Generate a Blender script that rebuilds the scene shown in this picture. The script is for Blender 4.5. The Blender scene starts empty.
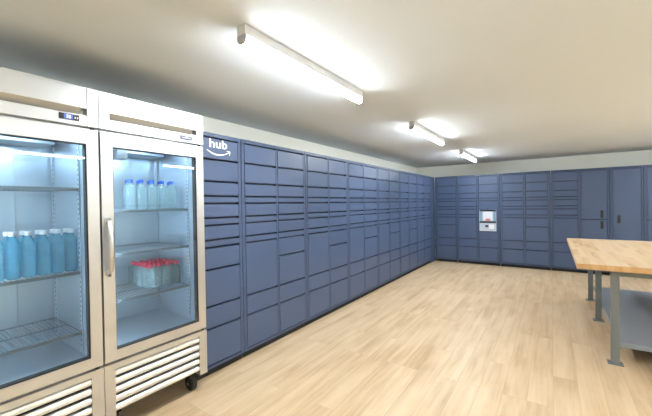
import bpy, bmesh, math, random
from mathutils import Matrix, Vector
random.seed(7)
PI = math.pi
SC = bpy.context.scene
COL = SC.collection

# ------------------------------------------------------------------ measured places (metres)
CAM_H = 1.42
LX = -2.34          # front plane of the left lockers
BY = 8.02           # front plane of the back lockers
LOCK_TOP, LOCK_BOT = 2.03, 0.062
WL, WR, WF, WB = -3.01, 4.2, -2.3, 8.70      # inner faces of the walls
CEIL = 2.366
FX = -2.2           # front plane of the refrigerators

# ------------------------------------------------------------------ node helpers
def new_mat(name):
    m = bpy.data.materials.new(name); m.use_nodes = True
    nt = m.node_tree
    return m, nt, nt.nodes['Principled BSDF'] if 'Principled BSDF' in nt.nodes else None

def simple(name, col, rough=.5, metal=0., bump=0., bscale=200., spec=.5, var=0., vscale=3., stretch=None):
    m, nt, p = new_mat(name)
    N, L = nt.nodes, nt.links
    p.inputs['Base Color'].default_value = (*col, 1)
    p.inputs['Roughness'].default_value = rough
    p.inputs['Metallic'].default_value = metal
    p.inputs['Specular IOR Level'].default_value = spec
    tc = N.new('ShaderNodeTexCoord'); mp = N.new('ShaderNodeMapping')
    L.new(tc.outputs['Object'], mp.inputs['Vector'])
    if stretch: mp.inputs['Scale'].default_value = stretch
    if var:
        no = N.new('ShaderNodeTexNoise'); no.inputs['Scale'].default_value = vscale; no.inputs['Detail'].default_value = 4
        L.new(mp.outputs[0], no.inputs['Vector'])
        mx = N.new('ShaderNodeMix'); mx.data_type = 'RGBA'
        mx.inputs['A'].default_value = (*[c*(1-var) for c in col], 1)
        mx.inputs['B'].default_value = (*[min(1, c*(1+var)) for c in col], 1)
        L.new(no.outputs['Fac'], mx.inputs['Factor']); L.new(mx.outputs['Result'], p.inputs['Base Color'])
    if bump:
        no = N.new('ShaderNodeTexNoise'); no.inputs['Scale'].default_value = bscale; no.inputs['Detail'].default_value = 3
        L.new(mp.outputs[0], no.inputs['Vector'])
        b = N.new('ShaderNodeBump'); b.inputs['Strength'].default_value = bump; b.inputs['Distance'].default_value = .002
        L.new(no.outputs['Fac'], b.inputs['Height']); L.new(b.outputs[0], p.inputs['Normal'])
    return m

def emis(name, col, strength, base=(.8, .8, .8)):
    m, nt, p = new_mat(name)
    p.inputs['Base Color'].default_value = (*base, 1)
    p.inputs['Emission Color'].default_value = (*col, 1)
    p.inputs['Emission Strength'].default_value = strength
    return m

def clear(name, tint, ior=1.45, body=0., body_col=(1, 1, 1), rough=.0):
    """thin clear sheet: tinted transparency + fresnel reflection + a little scattering body"""
    m, nt, p = new_mat(name)
    N, L = nt.nodes, nt.links
    N.remove(p)
    out = [n for n in N if n.type == 'OUTPUT_MATERIAL'][0]
    tr = N.new('ShaderNodeBsdfTransparent'); tr.inputs[0].default_value = (*tint, 1)
    gl = N.new('ShaderNodeBsdfGlossy'); gl.inputs['Roughness'].default_value = rough
    fr = N.new('ShaderNodeFresnel'); fr.inputs['IOR'].default_value = ior
    src = tr
    if body:
        df = N.new('ShaderNodeBsdfDiffuse'); df.inputs[0].default_value = (*body_col, 1)
        tl = N.new('ShaderNodeBsdfTranslucent'); tl.inputs[0].default_value = (*body_col, 1)
        a = N.new('ShaderNodeMixShader'); a.inputs[0].default_value = .5
        L.new(df.outputs[0], a.inputs[1]); L.new(tl.outputs[0], a.inputs[2])
        b = N.new('ShaderNodeMixShader'); b.inputs[0].default_value = body
        L.new(tr.outputs[0], b.inputs[1]); L.new(a.outputs[0], b.inputs[2]); src = b
    mx = N.new('ShaderNodeMixShader')
    L.new(fr.outputs[0], mx.inputs[0]); L.new(src.outputs[0], mx.inputs[1]); L.new(gl.outputs[0], mx.inputs[2])
    L.new(mx.outputs[0], out.inputs['Surface'])
    return m

def floor_mat():
    m, nt, p = new_mat('light_oak_planks'); N, L = nt.nodes, nt.links
    tc = N.new('ShaderNodeTexCoord'); mp = N.new('ShaderNodeMapping')
    mp.inputs['Rotation'].default_value = (0, 0, PI/2)
    L.new(tc.outputs['Object'], mp.inputs['Vector'])
    br = N.new('ShaderNodeTexBrick'); br.offset = .37; br.offset_frequency = 3
    br.inputs['Scale'].default_value = 1; br.inputs['Brick Width'].default_value = 1.35
    br.inputs['Row Height'].default_value = .155; br.inputs['Mortar Size'].default_value = .0012
    br.inputs['Mortar Smooth'].default_value = .2; br.inputs['Bias'].default_value = 0
    br.inputs['Color1'].default_value = (0, 0, 0, 1); br.inputs['Color2'].default_value = (1, 1, 1, 1)
    br.inputs['Mortar'].default_value = (.5, .5, .5, 1)
    L.new(mp.outputs[0], br.inputs['Vector'])
    # per plank offset of the grain
    va = N.new('ShaderNodeVectorMath'); va.operation = 'MULTIPLY_ADD'
    va.inputs[1].default_value = (13, 7, 5)
    L.new(br.outputs['Color'], va.inputs[0]); L.new(mp.outputs[0], va.inputs[2])
    st = N.new('ShaderNodeMapping'); st.inputs['Scale'].default_value = (.40, 6, 1)
    L.new(va.outputs[0], st.inputs['Vector'])
    no = N.new('ShaderNodeTexNoise'); no.inputs['Scale'].default_value = 2.2; no.inputs['Detail'].default_value = 4
    no.inputs['Roughness'].default_value = .62; no.inputs['Distortion'].default_value = .35
    L.new(st.outputs[0], no.inputs['Vector'])
    st2 = N.new('ShaderNodeMapping'); st2.inputs['Scale'].default_value = (1.2, 3.2, 1)
    L.new(va.outputs[0], st2.inputs['Vector'])
    n2 = N.new('ShaderNodeTexNoise'); n2.inputs['Scale'].default_value = 1.6; n2.inputs['Detail'].default_value = 3
    L.new(st2.outputs[0], n2.inputs['Vector'])
    r1 = N.new('ShaderNodeValToRGB'); e = r1.color_ramp.elements
    e[0].position = .30; e[0].color = FLOOR_DARK; e[1].position = .62; e[1].color = FLOOR_LIGHT
    x = r1.color_ramp.elements.new(.47); x.color = FLOOR_MID
    mm = N.new('ShaderNodeMath'); mm.operation = 'MULTIPLY_ADD'; mm.inputs[1].default_value = .45
    L.new(n2.outputs['Fac'], mm.inputs[0])
    m2 = N.new('ShaderNodeMath'); m2.operation = 'MULTIPLY_ADD'; m2.inputs[1].default_value = .72
    L.new(no.outputs['Fac'], m2.inputs[0])
    sp = N.new('ShaderNodeSeparateColor'); L.new(br.outputs['Color'], sp.inputs[0])
    m3 = N.new('ShaderNodeMath'); m3.operation = 'MULTIPLY'; m3.inputs[1].default_value = .05
    L.new(sp.outputs[0], m3.inputs[0]); L.new(m3.outputs[0], m2.inputs[2]); L.new(m2.outputs[0], mm.inputs[2])
    sb = N.new('ShaderNodeMath'); sb.operation = 'SUBTRACT'; sb.inputs[1].default_value = .12
    L.new(mm.outputs[0], sb.inputs[0]); L.new(sb.outputs[0], r1.inputs[0])
    # seams
    mx = N.new('ShaderNodeMix'); mx.data_type = 'RGBA'; mx.blend_type = 'MULTIPLY'
    mx.inputs['B'].default_value = (.80, .73, .65, 1)
    L.new(br.outputs['Fac'], mx.inputs['Factor']); L.new(r1.outputs[0], mx.inputs['A'])
    L.new(mx.outputs['Result'], p.inputs['Base Color'])
    p.inputs['Roughness'].default_value = .42; p.inputs['Specular IOR Level'].default_value = .4
    b = N.new('ShaderNodeBump'); b.inputs['Strength'].default_value = .08; b.inputs['Distance'].default_value = .002
    L.new(no.outputs['Fac'], b.inputs['Height']); L.new(b.outputs[0], p.inputs['Normal'])
    return m

def butcher_mat():
    m, nt, p = new_mat('maple_butcher_block'); N, L = nt.nodes, nt.links
    tc = N.new('ShaderNodeTexCoord')
    br = N.new('ShaderNodeTexBrick'); br.offset = .43; br.offset_frequency = 2
    br.inputs['Scale'].default_value = 1; br.inputs['Brick Width'].default_value = .42
    br.inputs['Row Height'].default_value = .05; br.inputs['Mortar Size'].default_value = .0006
    br.inputs['Color1'].default_value = (0, 0, 0, 1); br.inputs['Color2'].default_value = (1, 1, 1, 1)
    br.inputs['Mortar'].default_value = (.3, .3, .3, 1)
    mp = N.new('ShaderNodeMapping'); L.new(tc.outputs['Object'], mp.inputs['Vector'])
    mp.inputs['Rotation'].default_value = (0, 0, PI/2)      # staves run along Y
    L.new(mp.outputs[0], br.inputs['Vector'])
    va = N.new('ShaderNodeVectorMath'); va.operation = 'MULTIPLY_ADD'; va.inputs[1].default_value = (9, 5, 3)
    L.new(br.outputs['Color'], va.inputs[0]); L.new(mp.outputs[0], va.inputs[2])
    st = N.new('ShaderNodeMapping'); st.inputs['Scale'].default_value = (2.5, 26, 14)
    L.new(va.outputs[0], st.inputs['Vector'])
    no = N.new('ShaderNodeTexNoise'); no.inputs['Scale'].default_value = 1.5; no.inputs['Detail'].default_value = 5
    L.new(st.outputs[0], no.inputs['Vector'])
    sp = N.new('ShaderNodeSeparateColor'); L.new(br.outputs['Color'], sp.inputs[0])
    a = N.new('ShaderNodeMath'); a.operation = 'MULTIPLY_ADD'; a.inputs[1].default_value = .62
    L.new(sp.outputs[0], a.inputs[0])
    b = N.new('ShaderNodeMath'); b.operation = 'MULTIPLY'; b.inputs[1].default_value = .6
    L.new(no.outputs['Fac'], b.inputs[0]); L.new(b.outputs[0], a.inputs[2])
    r = N.new('ShaderNodeValToRGB'); e = r.color_ramp.elements
    e[0].position = .15; e[0].color = (.42, .22, .09, 1); e[1].position = .85; e[1].color = (.82, .63, .42, 1)
    x = r.color_ramp.elements.new(.38); x.color = (.73, .51, .29, 1)
    L.new(a.outputs[0], r.inputs[0])
    # darker end grain where the staves are cut across
    ge = N.new('ShaderNodeNewGeometry'); sx = N.new('ShaderNodeSeparateXYZ'); L.new(ge.outputs['Normal'], sx.inputs[0])
    ab = N.new('ShaderNodeMath'); ab.operation = 'ABSOLUTE'; L.new(sx.outputs['Y'], ab.inputs[0])
    gt = N.new('ShaderNodeMath'); gt.operation = 'GREATER_THAN'; gt.inputs[1].default_value = .8; L.new(ab.outputs[0], gt.inputs[0])
    eg = N.new('ShaderNodeMix'); eg.data_type = 'RGBA'; eg.blend_type = 'MULTIPLY'; eg.inputs['B'].default_value = (.80, .66, .50, 1)
    L.new(gt.outputs[0], eg.inputs['Factor']); L.new(r.outputs[0], eg.inputs['A']); L.new(eg.outputs['Result'], p.inputs['Base Color'])
    p.inputs['Roughness'].default_value = .4
    return m

def steel_mat(name, col, rough, axis=(1, 1, 60), rr=.08):
    m, nt, p = new_mat(name); N, L = nt.nodes, nt.links
    p.inputs['Base Color'].default_value = (*col, 1); p.inputs['Metallic'].default_value = 1
    tc = N.new('ShaderNodeTexCoord'); mp = N.new('ShaderNodeMapping'); mp.inputs['Scale'].default_value = axis
    L.new(tc.outputs['Object'], mp.inputs['Vector'])
    no = N.new('ShaderNodeTexNoise'); no.inputs['Scale'].default_value = 8; no.inputs['Detail'].default_value = 3
    L.new(mp.outputs[0], no.inputs['Vector'])
    a = N.new('ShaderNodeMapRange'); a.inputs['To Min'].default_value = rough-rr; a.inputs['To Max'].default_value = rough+rr
    L.new(no.outputs['Fac'], a.inputs['Value']); L.new(a.outputs[0], p.inputs['Roughness'])
    return m

FLOOR_DARK, FLOOR_MID, FLOOR_LIGHT = (.52, .35, .195, 1), (.66, .485, .30, 1), (.735, .565, .375, 1)
M = {}
M['floor'] = floor_mat()
M['ceiling'] = simple('ceiling_paint', (.76, .825, .885), .9, bump=.15, bscale=60)
M['wall'] = simple('cream_wall_paint', (.93, .93, .86), .85, bump=.1, bscale=80)
M['blue'] = simple('slate_blue_powder_coat', (.066, .102, .198), .38, spec=.5, bump=.05, bscale=500)
M['blue_dark'] = simple('slate_blue_carcass', (.056, .086, .168), .45)
M['carcass'] = simple('gap_shade_carcass', (.022, .030, .060), .6)  # darkened colour paints the shade inside the gaps between doors
M['black'] = simple('black_plastic', (.012, .012, .014), .4)
M['rubber'] = simple('black_rubber', (.015, .015, .016), .6)
M['foot'] = simple('zinc_foot', (.45, .44, .42), .4, metal=.6)
M['white'] = simple('white_enamel', (.66, .67, .68), .4)
M['graycap'] = simple('grey_end_cap', (.42, .43, .46), .5)
M['lens'] = emis('lamp_lens', (.93, .975, 1.0), 30.0)
def lamp_lens_mat():
    # an LED batten's diffuser: brightest straight below the LED strip, dimmer on its flanks
    m, nt, p = new_mat('lamp_lens'); N, L = nt.nodes, nt.links
    ge = N.new('ShaderNodeNewGeometry'); sp = N.new('ShaderNodeSeparateXYZ'); L.new(ge.outputs['Normal'], sp.inputs[0])
    mr = N.new('ShaderNodeMapRange'); mr.inputs['From Min'].default_value = -1; mr.inputs['From Max'].default_value = 0
    mr.inputs['To Min'].default_value = 54; mr.inputs['To Max'].default_value = 3.2
    L.new(sp.outputs['Z'], mr.inputs['Value']); L.new(mr.outputs[0], p.inputs['Emission Strength'])
    p.inputs['Emission Color'].default_value = (.90, .965, 1, 1)
    return m
M['lens'] = lamp_lens_mat()
M['housing_grey'] = simple('slate_grey_plastic', (.13, .15, .17), .5)
M['steel'] = steel_mat('brushed_stainless', (.64, .65, .665), .36)
M['steel_fin'] = simple('satin_aluminium_louver', (.86, .85, .83), .35, metal=.6)
M['groove'] = simple('floor_reflection_groove_steel', (.50, .47, .41), .5, metal=.6)  # brown tint paints in the floor's reflection on the groove slope
M['dark'] = simple('dark_cavity', (.015, .015, .015), .8)
M['gasket'] = simple('door_gasket', (.03, .035, .04), .6)
M['liner'] = simple('pale_aluminium_liner', (.47, .57, .66), .28, metal=.5, var=.03)
M['liner_strip'] = simple('pale_shelf_standard', (.50, .60, .70), .4)
M['wire'] = simple('epoxy_coated_wire', (.20, .25, .30), .35, metal=.4)
M['glass'] = clear('door_glass', (.86, .93, .975), 1.45)
M['led'] = emis('cool_led', (.82, .93, 1.0), 20.0)
M['chrome'] = simple('polished_handle', (.62, .62, .63), .34, metal=1)
M['cap_white'] = simple('white_cap', (.85, .88, .92), .45)
M['cap_blue'] = simple('blue_cap', (.004, .09, .50), .4)
M['cap_red'] = simple('red_cap', (.72, .03, .10), .4)
M['screen_bezel'] = simple('black_bezel', (.015, .018, .03), .3)
M['disp'] = emis('display_blue', (.12, .25, .95), .30, (.02, .03, .08))
M['digit'] = emis('display_digit', (.75, .85, 1), .5)
M['panel_grey'] = simple('reader_panel_silver', (.50, .56, .66), .4)
M['scr_white'] = emis('screen_white', (.88, .93, 1), .26, (.05,.05,.06))
M['scr_cyan'] = emis('screen_cyan', (.35, .62, .80), .18, (.03,.04,.05))
M['scr_red'] = emis('screen_red', (.85, .30, .30), .22, (.05,.02,.02))
M['sticker'] = simple('white_sticker', (.85, .87, .9), .5)
M['logo'] = simple('white_vinyl', (.88, .90, .94), .5)
M['badge'] = simple('badge_slate', (.10, .11, .17), .4)
M['butcher'] = butcher_mat()
M['bench'] = simple('grey_green_bench_enamel', (.165, .188, .198), .42)
M['bench_shelf'] = simple('grey_shelf_enamel', (.25, .29, .335), .38)

def water_mat(name, col, diff, fac):
    m, nt, p = new_mat(name); N, L = nt.nodes, nt.links
    p.inputs['Base Color'].default_value = (*col, 1); p.inputs['Transmission Weight'].default_value = 1
    p.inputs['IOR'].default_value = 1.33; p.inputs['Roughness'].default_value = .06
    out = [n for n in N if n.type == 'OUTPUT_MATERIAL'][0]
    tl = N.new('ShaderNodeBsdfTranslucent'); tl.inputs[0].default_value = (*diff, 1)
    df = N.new('ShaderNodeBsdfDiffuse'); df.inputs[0].default_value = (*diff, 1)
    a = N.new('ShaderNodeMixShader'); a.inputs[0].default_value = .4
    L.new(df.outputs[0], a.inputs[1]); L.new(tl.outputs[0], a.inputs[2])
    mx = N.new('ShaderNodeMixShader'); mx.inputs[0].default_value = fac
    L.new(p.outputs[0], mx.inputs[1]); L.new(a.outputs[0], mx.inputs[2]); L.new(mx.outputs[0], out.inputs['Surface'])
    return m
M['pet_clear'] = water_mat('clear_water_bottle', (.90, .99, 1), (.70, .95, 1), .16)
M['pet_cyan'] = water_mat('cyan_water_bottle', (.58, .90, 1), (.24, .77, 1), .34)
# ------------------------------------------------------------------ mesh helpers
class MB:
    def __init__(s): s.bm = bmesh.new()
    def box(s, x0, x1, y0, y1, z0, z1):
        vs = [s.bm.verts.new(v) for v in ((x0,y0,z0),(x1,y0,z0),(x1,y1,z0),(x0,y1,z0),(x0,y0,z1),(x1,y0,z1),(x1,y1,z1),(x0,y1,z1))]
        for f in ((0,3,2,1),(4,5,6,7),(0,1,5,4),(1,2,6,5),(2,3,7,6),(3,0,4,7)): s.bm.faces.new([vs[i] for i in f])
        return s
    def prism(s, prof, axis, a0, a1):
        """closed 2D profile extruded along axis (0=x: profile is (y,z); 1=y: (x,z); 2=z: (x,y))"""
        def P(u, v, a): return {0: (a, u, v), 1: (u, a, v), 2: (u, v, a)}[axis]
        A = [s.bm.verts.new(P(u, v, a0)) for u, v in prof]; B = [s.bm.verts.new(P(u, v, a1)) for u, v in prof]
        n = len(prof)
        for i in range(n): s.bm.faces.new((A[i], A[(i+1) % n], B[(i+1) % n], B[i]))
        s.bm.faces.new(A[::-1]); s.bm.faces.new(B)
        return s
    def tube(s, pts, r, n=8, cap=True):
        pts = [Vector(p) for p in pts]; rings = []
        for i, p in enumerate(pts):
            t = (pts[min(i+1, len(pts)-1)] - pts[max(i-1, 0)]).normalized()
            up = Vector((0, 0, 1)) if abs(t.z) < .9 else Vector((1, 0, 0))
            a = t.cross(up).normalized(); b = t.cross(a).normalized()
            rr = r[i] if isinstance(r, (list, tuple)) else r
            rings.append([s.bm.verts.new(p + rr*(a*math.cos(2*PI*k/n) + b*math.sin(2*PI*k/n))) for k in range(n)])
        for A, B in zip(rings, rings[1:]):
            for k in range(n): s.bm.faces.new((A[k], A[(k+1) % n], B[(k+1) % n], B[k]))
        if cap: s.bm.faces.new(rings[0]); s.bm.faces.new(rings[-1][::-1])
        return s
    def lathe(s, prof, n=18, c=(0, 0, 0)):
        rings = []
        for r, z in prof:
            rings.append([s.bm.verts.new((c[0]+r*math.cos(2*PI*k/n), c[1]+r*math.sin(2*PI*k/n), c[2]+z)) for k in range(n)])
        for A, B in zip(rings, rings[1:]):
            for k in range(n): s.bm.faces.new((A[k], A[(k+1) % n], B[(k+1) % n], B[k]))
        s.bm.faces.new(rings[0][::-1]); s.bm.faces.new(rings[-1])
        return s
    def build(s, name, mat, parent=None, bevel=0., smooth=False, seg=2):
        bmesh.ops.recalc_face_normals(s.bm, faces=s.bm.faces)
        me = bpy.data.meshes.new(name); s.bm.to_mesh(me); s.bm.free()
        me.materials.append(mat)
        o = bpy.data.objects.new(name, me); COL.objects.link(o)
        if smooth:
            for f in me.polygons: f.use_smooth = True
        if parent is not None:
            o.parent = parent
            if parent.type != 'EMPTY' or True:
                o.matrix_parent_inverse = WORLD[parent.name].inverted()
        WORLD[o.name] = Matrix.Identity(4)
        if bevel:
            md = o.modifiers.new('bevel', 'BEVEL'); md.width = bevel; md.segments = seg; md.limit_method = 'ANGLE'
        return o
WORLD = {}
def empty(name, loc, label, cat, group=None):
    o = bpy.data.objects.new(name, None); COL.objects.link(o); o.location = loc; o.empty_display_size = .1
    WORLD[o.name] = Matrix.Translation(loc)
    return tag(o, label, cat, group)
def tag(o, label, cat, group=None):
    o['label'] = label; o['category'] = cat
    if group: o['group'] = group
    return o
def structure(o, label=None):
    o['kind'] = 'structure'
    if label: o['label'] = label
    return o
def origin(o, c):
    """move the mesh origin so Object coordinates are local to the thing"""
    o.data.transform(Matrix.Translation(-Vector(c))); o.location = c; WORLD[o.name] = Matrix.Translation(c)
    return o

# ------------------------------------------------------------------ the room
T = .12
structure(MB().box(WL-T, WR+T, WF-T, WB+T, -.12, 0).build('floor', M['floor']), 'light oak plank floor')
structure(MB().box(WL-T, WR+T, WF-T, WB+T, CEIL, CEIL+.12).build('ceiling', M['ceiling']), 'low off-white painted ceiling')
structure(MB().box(WL-T, WL, WF, WB, 0, CEIL).build('wall_left', M['wall']), 'cream wall behind the long run of lockers')
structure(MB().box(WL-T, WR+T, WB, WB+T, 0, CEIL).build('wall_back', M['wall']), 'cream wall above the far lockers')
structure(MB().box(WR, WR+T, WF, WB, 0, CEIL).build('wall_right', M['wall']), 'cream right wall')
structure(MB().box(WL-T, WR+T, WF-T, WF, 0, CEIL).build('wall_front', M['wall']), 'cream wall behind the camera')

# ------------------------------------------------------------------ ceiling lamps
def lamp(cx, y0, y1, label):
    t = empty('ceiling_batten_light', (cx, (y0+y1)/2, CEIL), label, 'ceiling light', 'tube lamps on the ceiling')
    w = .031
    MB().box(cx-w, cx+w, y0, y1, CEIL-.054, CEIL).build('housing', M['white'], t, .003)
    prof = [(cx-w+.002, CEIL-.054)]
    for k in range(0, 13):
        a = PI + PI*k/12
        prof.append((cx + (w-.002)*math.cos(a), CEIL-.070 + .028*math.sin(a)))
    prof.append((cx+w-.002, CEIL-.054))
    ln = MB().prism(prof, 1, y0+.012, y1-.012).build('lens', M['lens'], t); ln['label'] = 'glowing white lens'
    for a, b in ((y0, y0+.0118), (y1-.0118, y1)):
        q = [(x if abs(x-cx) < .001 else cx+(x-cx)*1.06, z-.0015) for x, z in prof]
        q[0] = (q[0][0], CEIL-.0545); q[-1] = (q[-1][0], CEIL-.0545)
        MB().prism(q, 1, a, b).build('end_cap', M['graycap'], t)['label'] = 'grey plastic end cap'
names = {(0,0): 'white tube lamp directly behind the viewpoint, left row', (0,1): 'largest and nearest glowing white tube lamp, above the refrigerators',
         (0,2): 'middle of the three glowing white tube lamps in the row', (0,3): 'farthest and smallest glowing tube lamp, near the back wall',
         (1,0): 'white tube lamp of right row behind the viewpoint', (1,1): 'white tube lamp of right row, near end',
         (1,2): 'white tube lamp above the butcher block bench, right row', (1,3): 'white tube lamp of right row near the back wall'}
for r, cx in enumerate((-1.335, 2.3)):
    for k in range(4):
        y0 = -1.36 + 2.53*k
        lamp(cx, y0, y0+1.29, names[(r, k)])

# ------------------------------------------------------------------ parcel lockers
U = (1.993-.088)/31
STD = [3, 3, 2, 1, 2, 1, 2, 1, 3, 5, 3, 5]     # door heights from the top, in units
MERGED = [3, 3, 2, 1, 2, 1, 2, 1, 8, 3, 5]
GAP = .017
def rows(pat):
    z = 1.993; out = []
    for n in pat: out.append((z-n*U, z)); z -= n*U
    return out
def locker(face, a0, a1, cols, label, depth=.64):
    """face 'L': front looks to +x at LX, a runs along y;  face 'B': front looks to -y at BY, a runs along x.
    cols: list of (c0, c1, pattern)"""
    def bx(mb, a, b, d0, d1, z0, z1):
        # d measured from the front plane into the cabinet
        if face == 'L': mb.box(LX-d1, LX-d0, a, b, z0, z1)
        else: mb.box(a, b, BY+d0, BY+d1, z0, z1)
    base = (LX-depth/2, (a0+a1)/2, 0) if face == 'L' else ((a0+a1)/2, BY+depth/2, 0)
    t = empty('parcel_locker', base, label, 'locker', 'blue parcel locker towers')
    g = .0025
    mb = MB()
    bx(mb, a0+g, a1-g, .040, depth, LOCK_BOT, LOCK_TOP)                 # carcass
    mb.build('cabinet_body', M['carcass'], t, .0015); mb = MB()
    bx(mb, a0+g, a1-g, .0, .040, 1.997, LOCK_TOP)                       # top rail
    bx(mb, a0+g, a1-g, .0, .040, LOCK_BOT, .084)                        # bottom rail
    edges = [a0+g] + [v for c in cols for v in (c[0], c[1])] + [a1-g]
    for i in range(0, len(edges), 2):
        if edges[i+1]-edges[i] > .006:
            bx(mb, edges[i], edges[i+1]-(.0 if i+2 >= len(edges) else .0), .001, .040, .084, 1.997)
    mb.build('front_frame', M['blue_dark'], t, .0015)['label'] = 'slate blue front frame'
    for c0, c1, pat in cols:
        for item in pat:
            z0, z1, h = item if len(item) == 3 else (*item, None)
            mb = MB(); bx(mb, c0+.005, c1-.005, -.001, .018, z0+GAP/2, z1-GAP/2)
            d = mb.build('door', M['blue'], t, .0015)
            if h:
                hc, hz0, hz1 = h
                mb = MB(); bx(mb, hc-.022, hc+.022, -.007, -.0012, hz0, hz1)
                hd = mb.build('handle', M['black'], d, .004); hd['label'] = 'black recessed pull handle'
    mb = MB(); bx(mb, a0+.004, a1-.004, .030, .038, .004, LOCK_BOT-.001)  # black strip added to paint the shaded gap below the locker
    mb.build('under_gap_shade', M['dark'], t)['label'] = 'black strip added as shade under the locker'
    for fa in (a0+.05, a1-.05):
        for fd in (.06, depth-.06):
            c = (LX-fd, fa, 0) if face == 'L' else (fa, BY+fd, 0)
            MB().lathe([(.022, 0), (.022, .010), (.009, .014), (.009, LOCK_BOT+.001)], 12, c).build('foot', M['foot'], t)
    return t
# left run: the single column with the logo, then six two-column towers, then the corner filler
first = locker('L', 1.556, 2.0245, [(1.585, 1.990, rows(STD))], 'single-column slate blue locker with white logo, beside the refrigerator')
ordn = ['first', 'second', 'third', 'fourth', 'fifth', 'sixth and farthest']
for k in range(6):
    y = 2.0255 + .9445*k
    locker('L', y, y+.9435, [(y+.036, y+.456, rows(MERGED)), (y+.482, y+.910, rows(STD))],
           'slate blue two-column locker on the left wall, %s past the logo column' % ordn[k])
tag(MB().box(LX-.05, LX-.004, 7.6945, 8.016, LOCK_BOT-.057, LOCK_TOP).build('corner_filler_panel', M['blue_dark'], None, .002),
    'narrow dark blue filler panel closing the corner between locker runs', 'panel')
# back run
locker('B', -2.33, -1.829, [(-2.285, -1.853, rows(STD))], 'single-column blue locker in the far corner of the room')
k_rows = rows(STD)
kcol = k_rows[:4] + [(.568, .755)] + k_rows[10:]
kl = locker('B', -1.827, -.934, [(-1.800, -1.400, rows(MERGED)), (-1.362, -.970, kcol)], 'blue locker tower on the far wall holding the lit touchscreen kiosk')
locker('B', -.932, -.023, [(-.893, -.495, rows(MERGED)), (-.455, -.065, rows(STD))], 'blue locker tower on the far wall, just right of the kiosk tower')
def tall2(hc): return [(1.052, 1.993, (hc, 1.080, 1.225)), (.088, 1.052, (hc, .875, 1.020))]
locker('B', -.021, .889, [(.018, .418, rows(MERGED)), (.460, .852, tall2(.775))], 'blue locker tower with two stacked oversize doors and paired black handles')
locker('B', .891, 1.349, [(.927, 1.318, [(.088, 1.993, (1.016, .985, 1.130))])], 'blue locker with one full-height door and a single black handle')
locker('B', 1.351, 2.259, [(1.386, 1.790, tall2(1.72)), (1.822, 2.226, rows(STD))], 'blue locker tower at right edge, behind the far side of the bench')

# kiosk in the locker column
k0, k1, kz0, kz1 = -1.345, -1.005, .765, 1.245
ks = MB().box(-1.359, -.973, BY-.001, BY+.018, .759, k_rows[3][0]-GAP/2).build('kiosk_panel', M['blue'], kl, .0015)
kf = MB().box(k0, k1, BY-.010, BY-.0015, kz0, kz1).build('kiosk_face', M['panel_grey'], kl, .002); kf['label'] = 'silver framed kiosk face with lit screen'
def kp(name, mat, x0, x1, z0, z1, y=.012, parent=None, t=.0018):
    return MB().box(x0, x1, BY-y-t, BY-y, z0, z1).build(name, mat, parent or kf)
kp('screen_bezel', M['screen_bezel'], k0+.004, k1-.004, 1.205, 1.243, .0102)
kp('screen_bezel', M['screen_bezel'], k0+.004, k1-.004, .945, .985, .0102)
kp('screen', M['scr_cyan'], k0+.008, k1-.008, .986, 1.204, .0102)['label'] = 'lit cyan screen'
kp('screen_image', M['scr_white'], -1.275, -1.075, 1.000, 1.200, .0122)['label'] = 'bright white screen window'
mb = MB(); mb.lathe([(.048, 0), (.048, .0016)], 16)
for v in mb.bm.verts: v.co = (-1.17 + v.co.x*1.15, BY-.0142-v.co.z, 1.02 + v.co.y*.62)
mb.build('screen_image', M['scr_red'], kf)['label'] = 'pale red patch on the screen'
kp('card_reader', M['screen_bezel'], -1.225, -1.165, .855, .90, .0102, t=.012)['label'] = 'small black card reader'
kp('sticker', M['sticker'], -1.150, -1.050, .815, .915, .0102)['label'] = 'white square sticker'
mb = MB().lathe([(.013, 0), (.013, .006)], 14)
for v in mb.bm.verts: v.co = (-1.18 + v.co.x, BY-.0012-v.co.z, 1.272 + v.co.y)
mb.build('camera', M['black'], kl)['label'] = 'small black round camera'

# white logo on the first locker's top door
def logo(parent):
    cu = bpy.data.curves.new('logo_text_curve', 'FONT'); cu.body = 'hub'; cu.size = .118; cu.extrude = .0006; cu.offset = .0022
    cu.space_character = 1.02
    to = bpy.data.objects.new('tmp', cu); COL.objects.link(to)
    bpy.context.view_layer.update()
    me = bpy.data.meshes.new_from_object(to.evaluated_get(bpy.context.evaluated_depsgraph_get()))
    bpy.data.objects.remove(to)
    xs = [v.co.x for v in me.vertices]; zs = [v.co.y for v in me.vertices]
    x0, x1, b0, b1 = min(xs), max(xs), min(zs), max(zs)
    for v in me.vertices:
        u = (v.co.x-x0)/(x1-x0); w = (v.co.y-b0)/(b1-b0)
        v.co = (LX+.0021+v.co.z, 1.690+u*.180, 1.909+w*.074)
    o = bpy.data.objects.new('logo_lettering', me); COL.objects.link(o); me.materials.append(M['logo'])
    o.parent = parent; o.matrix_parent_inverse = WORLD[parent.name].inverted(); o['label'] = 'white lowercase word hub'
    # smile arrow
    mb = MB(); A, B = [], []
    n = 16
    P0, P1, P2 = Vector((1.664, 1.889)), Vector((1.765, 1.822)), Vector((1.888, 1.884))
    for i in range(n+1):
        t = i/n; c = P0*(1-t)**2 + P1*2*t*(1-t) + P2*t*t
        d = (P1-P0)*2*(1-t) + (P2-P1)*2*t; d.normalize(); nn = Vector((-d.y, d.x))
        w = .0015 + .0070*math.sin(PI*min(1, .12+t*.8))
        A.append(c+nn*w*.6); B.append(c-nn*w)
    mb.prism([tuple(p) for p in A] + [tuple(p) for p in B[::-1]], 0, LX+.0015, LX+.0029)
    mb.prism([(1.858, 1.893), (1.878, 1.897), (1.902, 1.897), (1.903, 1.879), (1.893, 1.856), (1.889, 1.858), (1.893, 1.878), (1.889, 1.888), (1.876, 1.888)], 0, LX+.0015, LX+.0029)
    mb.build('logo_smile', M['logo'], parent)['label'] = 'white curved smile arrow'
logo(first)

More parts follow.
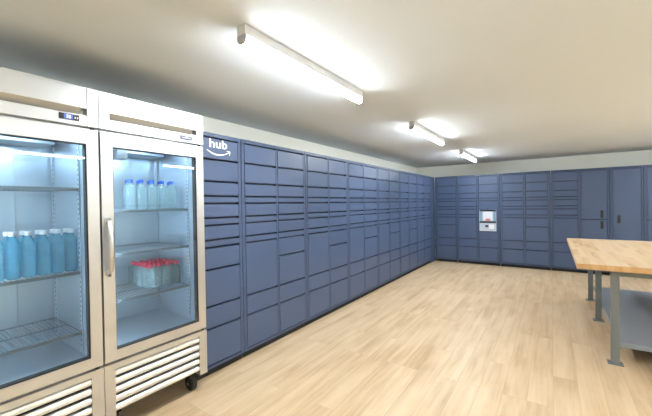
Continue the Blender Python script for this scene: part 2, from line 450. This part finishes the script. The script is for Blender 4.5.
# ------------------------------------------------------------------ glass-door refrigerators
def fridge(y0, y1, label, shelves, display, badge):
    FB = FX-.79
    t = empty('display_refrigerator', (FX-.4, (y0+y1)/2, 0), label, 'refrigerator', 'glass-door refrigerators')
    g = .0015; y0 += g; y1 -= g
    w = .055                                         # shell thickness
    ix0, ix1, iy0, iy1, iz0, iz1 = -2.79, FX-.07, y0+w, y1-w, .545, 1.845
    F = FX-.055                                      # shell front, behind the door
    mb = MB()
    mb.box(FB, F, y0, iy0, .135, 2.112); mb.box(FB, F, iy1, y1, .135, 2.112)        # sides
    mb.box(FB, ix0-.012, iy0, iy1, .135, 2.112)                                     # back
    mb.box(ix0-.012, F, iy0, iy1, iz1+.012, 2.112)                                  # top block
    mb.box(ix0-.012, F, iy0, iy1, .455, iz0-.012)                                   # floor block
    mb.box(ix0-.012, F-.10, iy0, iy1, .135, .150)                                   # base pan
    mb.build('cabinet_shell', M['steel'], t, .002)
    mb = MB(); e = .010
    mb.box(ix0-e, ix0, iy0+.001, iy1-.001, iz0-e, iz1+e)
    mb.box(ix0, F-.001, iy0+.0005, iy0+e, iz0-e, iz1+e); mb.box(ix0, F-.001, iy1-e, iy1-.0005, iz0-e, iz1+e)
    mb.box(ix0, F-.001, iy0+e, iy1-e, iz0-e, iz0); mb.box(ix0, F-.001, iy0+e, iy1-e, iz1, iz1+e)
    mb.build('interior_liner', M['liner'], t)
    # header: stiles, louvered panel and lower strip
    H0, H1 = 1.888, 2.110
    for a, b in ((y0, y0+.056), (y1-.056, y1)):
        MB().box(F, FX, a, b, H0, H1).build('header_stile', M['steel'], t, .002)
    mb = MB()
    mb.box(F, FX-.002, y0+.057, y1-.057, 1.990, H1)
    mb.build('header_panel', M['steel'], t, .002)
    mb = MB().prism([(F, 1.9515), (FX-.036, 1.9515), (FX-.004, 1.9895), (F, 1.9895)], 1, y0+.057, y1-.085)
    mb.build('header_groove', M['groove'], t)['label'] = 'recessed vent groove, brown from painted floor reflection'
    hs = MB().box(F, FX-.004, y0+.057, y1-.057, H0, 1.951).build('header_strip', M['steel'], t, .002)
    if display:
        d = MB().box(FX-.0035, FX+.002, .643, .735, 1.910, 1.943).build('temperature_display', M['black'], t, .001); d['label'] = 'dark blue lit temperature display'
        MB().box(FX+.0021, FX+.0027, .664, .705, 1.914, 1.939).build('display_window', M['disp'], d)
        mb = MB()
        # two seven-segment digits
        for i, segs in enumerate(('1001111', '1011011')):   # a b c d e f g
            ox, oz = .675+.012*i, 1.918; W, Hh, th = .008, .017, .0018
            S = {0: (0, W, Hh-th, Hh), 1: (W-th, W, Hh/2, Hh), 2: (W-th, W, 0, Hh/2), 3: (0, W, 0, th), 4: (0, th, 0, Hh/2), 5: (0, th, Hh/2, Hh), 6: (0, W, Hh/2-th/2, Hh/2+th/2)}
            for q, on in enumerate(('1111001', '1011011')[i]):
                if on == '1':
                    a, b, c, e2 = S[q]; mb.box(FX+.0028, FX+.0032, ox+a, ox+b, oz+c, oz+e2)
        mb.build('display_digits', M['digit'], d)
        mb = MB()
        for i in range(2): mb.box(FX+.0021, FX+.0032, .712+.011*i, .719+.011*i, 1.920, 1.930)
        mb.build('display_button', M['graycap'], d)
    if badge:
        d = MB().box(FX-.0035, FX+.0008, 1.347, 1.443, 1.905, 1.936).build('badge', M['badge'], t, .001); d['label'] = 'small slate name badge'
        MB().box(FX+.0009, FX+.0014, 1.362, 1.428, 1.918, 1.922).box(FX+.0009, FX+.0014, 1.385, 1.405, 1.925, 1.929).build('badge_strokes', M['panel_grey'], d)
    # door
    dz0, dz1 = .483, 1.872
    gy0, gy1, gz0, gz1 = y0+.069, y1-.064, .545, 1.788
    dx0, dx1 = FX-.050, FX
    mb = MB()
    mb.box(dx0, dx1, y0+.004, gy0, dz0, dz1); mb.box(dx0, dx1, gy1, y1-.004, dz0, dz1)
    mb.box(dx0, dx1, gy0, gy1, gz1, dz1); mb.box(dx0, dx1, gy0, gy1, dz0, gz0)
    door = mb.build('door', M['steel'], t)
    mb = MB(); q = .0042
    for a, b, c, d2 in ((gy0, gy0+q, gz0, gz1), (gy1-q, gy1, gz0, gz1), (gy0+q, gy1-q, gz0, gz0+q), (gy0+q, gy1-q, gz1-q, gz1)):
        mb.box(dx0+.002, FX-.004, a, b, c, d2)
    mb.build('gasket', M['gasket'], door)['label'] = 'black glazing gasket'
    MB().box(FX-.012, FX-.007, gy0+q, gy1-q, gz0+q, gz1-q).build('glass_pane', M['glass'], door)['label'] = 'clear bluish glass pane'
    # bowed handle on the left stile
    hy = y0+.033; n = 14; pts = []; rr = []
    for i in range(n+1):
        s = i/n; z = 1.010+.345*s
        pts.append((FX+.012+.036*math.sin(PI*s)**.6, hy, z)); rr.append(.011+.007*math.sin(PI*s))
    mb = MB().tube(pts, rr, 12)
    mb.box(FX-.001, FX+.018, hy-.011, hy+.011, 1.010, 1.040); mb.box(FX-.001, FX+.018, hy-.011, hy+.011, 1.325, 1.355)
    mb.build('handle', M['chrome'], door, smooth=True)['label'] = 'bowed chrome door handle'
    # hinge knuckle
    MB().tube([(FX-.01, y1-.03, 1.873), (FX-.01, y1-.03, 1.887)], .012, 10).build('hinge', M['black'], t)
    MB().tube([(FX-.01, y1-.03, .468), (FX-.01, y1-.03, .482)], .012, 10).build('hinge', M['black'], t)
    # lower front with louvers
    G0, G1 = .135, .467; ly0, ly1 = y0+.058, y1-.064
    mb = MB()
    mb.box(F-.01, FX-.001, y0, ly0, G0, G1); mb.box(F-.01, FX-.001, ly1, y1, G0, G1); mb.box(F-.01, FX-.001, ly0, ly1, .430, G1)
    gr = mb.build('grille_frame', M['steel'], t)
    MB().box(F-.07, F-.06, ly0, ly1, G0+.016, .430).build('grille_backing', M['dark'], t)
    for i in range(5):
        zc = .402-.0545*i
        prof = [(FX-.046, zc+.012)]
        for k in range(7):
            a = PI/2 - PI*k/6*.8
            prof.append((FX-.022+.020*math.cos(a), zc+.0205*math.sin(a)))
        prof += [(FX-.020, zc-.014), (FX-.026, zc+.004), (FX-.046, zc+.006)]
        MB().prism(prof, 1, ly0+.001, ly1-.001).build('louver', M['steel_fin'], gr, smooth=False)
    # casters
    for cy in (y0+.075, y1-.075):
        for cx in (FX-.087, FB+.09):
            mb = MB()
            mb.box(cx-.035, cx+.035, cy-.035, cy+.035, .127, .1345)
            mb.box(cx-.045, cx+.012, cy-.027, cy-.021, .050, .127); mb.box(cx-.045, cx+.012, cy+.021, cy+.027, .050, .127)
            c = mb.build('caster', M['black'], t, .001)
            mb = MB().tube([(cx-.018, cy-.018, .055), (cx-.018, cy+.018, .055)], .055, 24)
            mb.build('wheel', M['rubber'], c, .004)
            MB().tube([(cx-.018, cy-.029, .055), (cx-.018, cy+.029, .055)], .012, 12).build('axle', M['foot'], c)
    # shelf standards with clip slots, front and rear on both sides
    for sy, sg in ((iy0+e, 1), (iy1-e, -1)):
        for sx in (FX-.115, ix0+.05):
            mb = MB(); mb.box(sx-.012, sx+.012, min(sy+sg*.0004, sy+sg*.006), max(sy+sg*.0004, sy+sg*.006), iz0+.02, iz1-.02)
            s0 = mb.build('shelf_standard', M['liner_strip'], t)
            mb = MB()
            for k in range(42):
                z = iz0+.05+k*.029
                mb.box(sx-.004, sx+.004, min(sy+sg*.0061, sy+sg*.0068), max(sy+sg*.0061, sy+sg*.0068), z, z+.012)
            mb.build('slot_row', M['gasket'], s0)
    # rear air duct
    MB().box(ix0+.0005, ix0+.018, iy0+.20, iy1-.20, iz0+.03, iz1-.04).build('air_duct', M['liner'], t, .003)
    # evaporator fan housing at the top rear, lamp housing at the near top corner
    MB().box(ix0+.02, ix0+.22, iy0+.05, iy1-.05, iz1-.028, iz1-.001).build('fan_housing', M['liner'], t, .004)
    MB().box(FX-.20, FX-.11, iy0+.085, iy0+.15, 1.735, 1.80).build('lamp_housing', M['housing_grey'], t, .006)['label'] = 'grey plastic lamp housing'
    # cool white lamp strips inside the front edge
    for sy, sg in ((iy0+e, 1),):
        MB().box(F-.030, F-.012, min(sy+sg*.001, sy+sg*.008), max(sy+sg*.001, sy+sg*.008), iz0+.06, iz1-.08).build('lamp_strip', M['led'], t)['label'] = 'glowing cool white lamp strip'
    MB().box(F-.050, F-.020, iy0+.08, iy1-.08, iz1-.012, iz1-.001).build('lamp_strip', M['led'], t)['label'] = 'glowing cool white lamp strip'
    # wire shelves
    sx0, sx1 = ix0+.04, FX-.10; sy0, sy1 = iy0+.022, iy1-.022
    for z in shelves:
        mb = MB()
        for xx in (sx0, sx1, (sx0+sx1)/2): mb.tube([(xx, sy0, z-.007), (xx, sy1, z-.007)], .0042, 6)
        for yy in (sy0, sy1): mb.tube([(sx0, yy, z-.007), (sx1, yy, z-.007)], .0040, 6)
        mb.box(sx1-.001, sx1+.004, sy0, sy1, z-.020, z-.002)
        n = 26
        for k in range(1, n):
            yy = sy0+(sy1-sy0)*k/n
            mb.tube([(sx0, yy, z-.0022), (sx1, yy, z-.0022)], .0022, 5)
        s0 = mb.build('shelf', M['wire'], t)
        mb = MB()
        for sy, sg in ((sy0, -1), (sy1, 1)):
            for sx in (FX-.115, ix0+.05):
                mb.box(sx-.008, sx+.008, min(sy, sy+sg*.0055), max(sy, sy+sg*.0055), z-.026, z-.008)
        mb.build('shelf_clip', M['graycap'], s0)
    return t
YS = .832
RS = (1.405, 1.125, .823); LS = (1.540, 1.047, .690)
fridge(YS-.706, YS, 'stainless glass-door refrigerator at left edge holding white-capped blue water bottles', LS, True, False)
fridge(YS, 1.536, 'stainless glass-door refrigerator beside the lockers holding red and blue capped bottles', RS, False, True)

# ------------------------------------------------------------------ water bottles
def bottle(name_label, H, R, mat, capmat, group, ribs):
    t = empty('water_bottle', (0, 0, 0), name_label, 'bottle', group)
    cr = .36*R+.004
    zs = H-.020
    prof = [(R*.80, 0), (R*.97, .006)]
    body = H*.70; n = ribs
    for k in range(n):
        a = .012+(body-.014)*k/n; b = .012+(body-.014)*(k+1)/n
        prof += [(R, a), (R, a+(b-a)*.62), (R*.925, a+(b-a)*.81)]
    prof += [(R, body), (R*.97, body+.010), (R*.80, body+(zs-body)*.42), (R*.52, body+(zs-body)*.74), (cr-.002, body+(zs-body)*.90), (cr-.002, zs+.002)]
    MB().lathe(prof, 16).build('bottle_body', mat, t, smooth=True)
    MB().lathe([(cr-.001, zs-.004), (cr+.001, zs-.003), (cr+.001, H-.002), (cr-.002, H)], 14).build('cap', capmat, t, smooth=False)
    return t
def put(proto, loc, label, first=[None]):
    if not proto.get('_used'):
        proto['_used'] = 1; o = proto; o.location = loc; o['label'] = label; return o
    o = proto.copy(); COL.objects.link(o)
    for ch in proto.children:
        c = ch.copy(); COL.objects.link(c); c.parent = o
    o.location = loc; o['label'] = label; return o
protoW = bottle('x', .250, .0314, M['pet_cyan'], M['cap_white'], 'white-capped bottles in the left refrigerator', 6)
protoB = bottle('x', .205, .0325, M['pet_clear'], M['cap_blue'], 'blue-capped bottles in the right refrigerator', 5)
protoR = bottle('x', .172, .0315, M['pet_clear'], M['cap_red'], 'red-capped bottles in the right refrigerator', 4)
O1 = ['rightmost', 'second from the right', 'third from the right', 'fourth from the right', 'fifth from the right', 'sixth from the right']
for r in range(2):
    for k in range(6 if r == 0 else 5):
        yy = (.728-.0635*k)*(1 if r == 0 else 1.0298) - (.0 if r == 0 else .020)
        put(protoW, (-2.352-.070*r, yy, LS[1]+.0002), 'blue water bottle with white cap, %s row, %s in the left refrigerator' % (('front', 'rear')[r], O1[k]))
for r in range(2):
    for k in range(5):
        yy = (1.372-.0735*k)*(1 if r == 0 else 1.0358)-(.0 if r == 0 else .016)
        put(protoB, (-2.375-.085*r, yy, RS[0]+.0002), 'clear water bottle with blue cap, %s row, %s on upper shelf' % (('front', 'rear')[r], O1[k]))
RN = ['front row by the glass', 'second row from the glass', 'third row from the glass', 'fourth row from the glass', 'rearmost row']
CN = ['leftmost', 'second from left', 'third from left', 'rightmost']
for r in range(5):
    for k in range(4):
        put(protoR, (-2.425-.0655*r, 1.228+.0665*k, RS[2]+.0002), 'red-capped small water bottle, %s, %s in the pack' % (RN[r], CN[k]))
for p in (protoW, protoB, protoR):
    for o in bpy.data.objects:
        if '_used' in o: del o['_used']

# ------------------------------------------------------------------ butcher block workbench
TX0, TX1, TY0, TY1, TZ = .178, 2.00, 3.60, 5.965, .868
wb = empty('workbench', ((TX0+TX1)/2, (TY0+TY1)/2, 0), 'large butcher block workbench on grey steel legs with a lower shelf', 'workbench')
top = MB().box(TX0, TX1, TY0, TY1, TZ-.047, TZ).build('tabletop', M['butcher'], wb, .003)
origin_c = Vector((TX0, TY0, TZ-.03)); 
top.data.transform(Matrix.Translation(-origin_c)); top.matrix_parent_inverse = Matrix.Translation(origin_c-Vector(wb.location))
top['label'] = 'light maple butcher block top'
LXs = (.445, 1.72); LYs = (3.735, 4.975, 5.93)
lw = .028
for x in LXs:
    for y in LYs:
        s = 1 if x < 1 else -1
        mb = MB()
        # folded channel leg, open side facing inwards
        mb.box(x-lw, x+lw, y-.022, y-.018, .006, TZ-.049)
        mb.box(x-lw if s > 0 else x+lw-.004, x-lw+.004 if s > 0 else x+lw, y-.018, y+.022, .006, TZ-.049)
        mb.box(x-lw, x+lw, y+.018, y+.022, .006, TZ-.049)
        lg = mb.build('leg', M['bench'], wb, .001)
        MB().box(x-.052, x+.052, y-.045, y+.045, 0, .0065).build('foot_plate', M['bench'], lg, .001)
        mb = MB()
        for sx in (-.042, .042): mb.lathe([(.007, 0), (.007, .005)], 6, (x+sx, y-.034, .0066))
        mb.build('anchor_bolt', M['foot'], lg)
# aprons under the top
def ap(x0, x1, y0, y1): MB().box(x0, x1, y0, y1, TZ-.105, TZ-.0485).build('apron', M['bench'], wb, .001)
for y in LYs: ap(LXs[0]+lw+.001, LXs[1]-lw-.001, y-.016, y+.010)
for a, b in zip(LYs, LYs[1:]):
    for x in LXs: ap(x-.012, x+.012, a+.023, b-.023)
# lower shelf: two folded steel trays meeting at the middle legs
for a, b in ((LYs[0]-.010, LYs[1]-.002), (LYs[1]+.002, LYs[2]+.010)):
    mb = MB()
    x0, x1 = LXs[0]+.031, LXs[1]-.031
    mb.box(x0, x1, a, b, .196, .200)
    mb.box(x0, x1, a, a+.004, .155, .196); mb.box(x0, x1, b-.004, b, .155, .196)
    mb.box(x0, x0+.004, a+.004, b-.004, .155, .196); mb.box(x1-.004, x1, a+.004, b-.004, .155, .196)
    mb.build('lower_shelf', M['bench_shelf'], wb, .001)['label'] = 'grey steel lower shelf'

# ------------------------------------------------------------------ world, camera, view
w = bpy.data.worlds.new('world'); SC.world = w; w.use_nodes = True
w.node_tree.nodes['Background'].inputs[0].default_value = (.02, .02, .02, 1)
cam = bpy.data.cameras.new('camera'); co = bpy.data.objects.new('camera', cam); COL.objects.link(co)
cam.sensor_fit = 'HORIZONTAL'; cam.sensor_width = 36; cam.lens = 326.51*36/652; cam.clip_start = .02
r = Vector((0.82230574, 0.56885149, -0.01487441)); u = Vector((0.00547368, 0.01823089, 0.99981882)); f = Vector((-0.5690196, 0.82223817, -0.01187766))
m = Matrix((( r.x, u.x, -f.x, 0), (r.y, u.y, -f.y, 0), (r.z, u.z, -f.z, CAM_H), (0, 0, 0, 1)))
co.matrix_world = m
SC.camera = co
SC.view_settings.view_transform = 'Standard'; SC.view_settings.look = 'None'; SC.view_settings.gamma = 1
SC.view_settings.use_curve_mapping = False
SC.view_settings.exposure = 1.68
cy = SC.cycles
cy.use_denoising = True; cy.max_bounces = 14; cy.diffuse_bounces = 6; cy.glossy_bounces = 5; cy.transparent_max_bounces = 24
cy.sample_clamp_indirect = 6; cy.caustics_reflective = False; cy.caustics_refractive = True
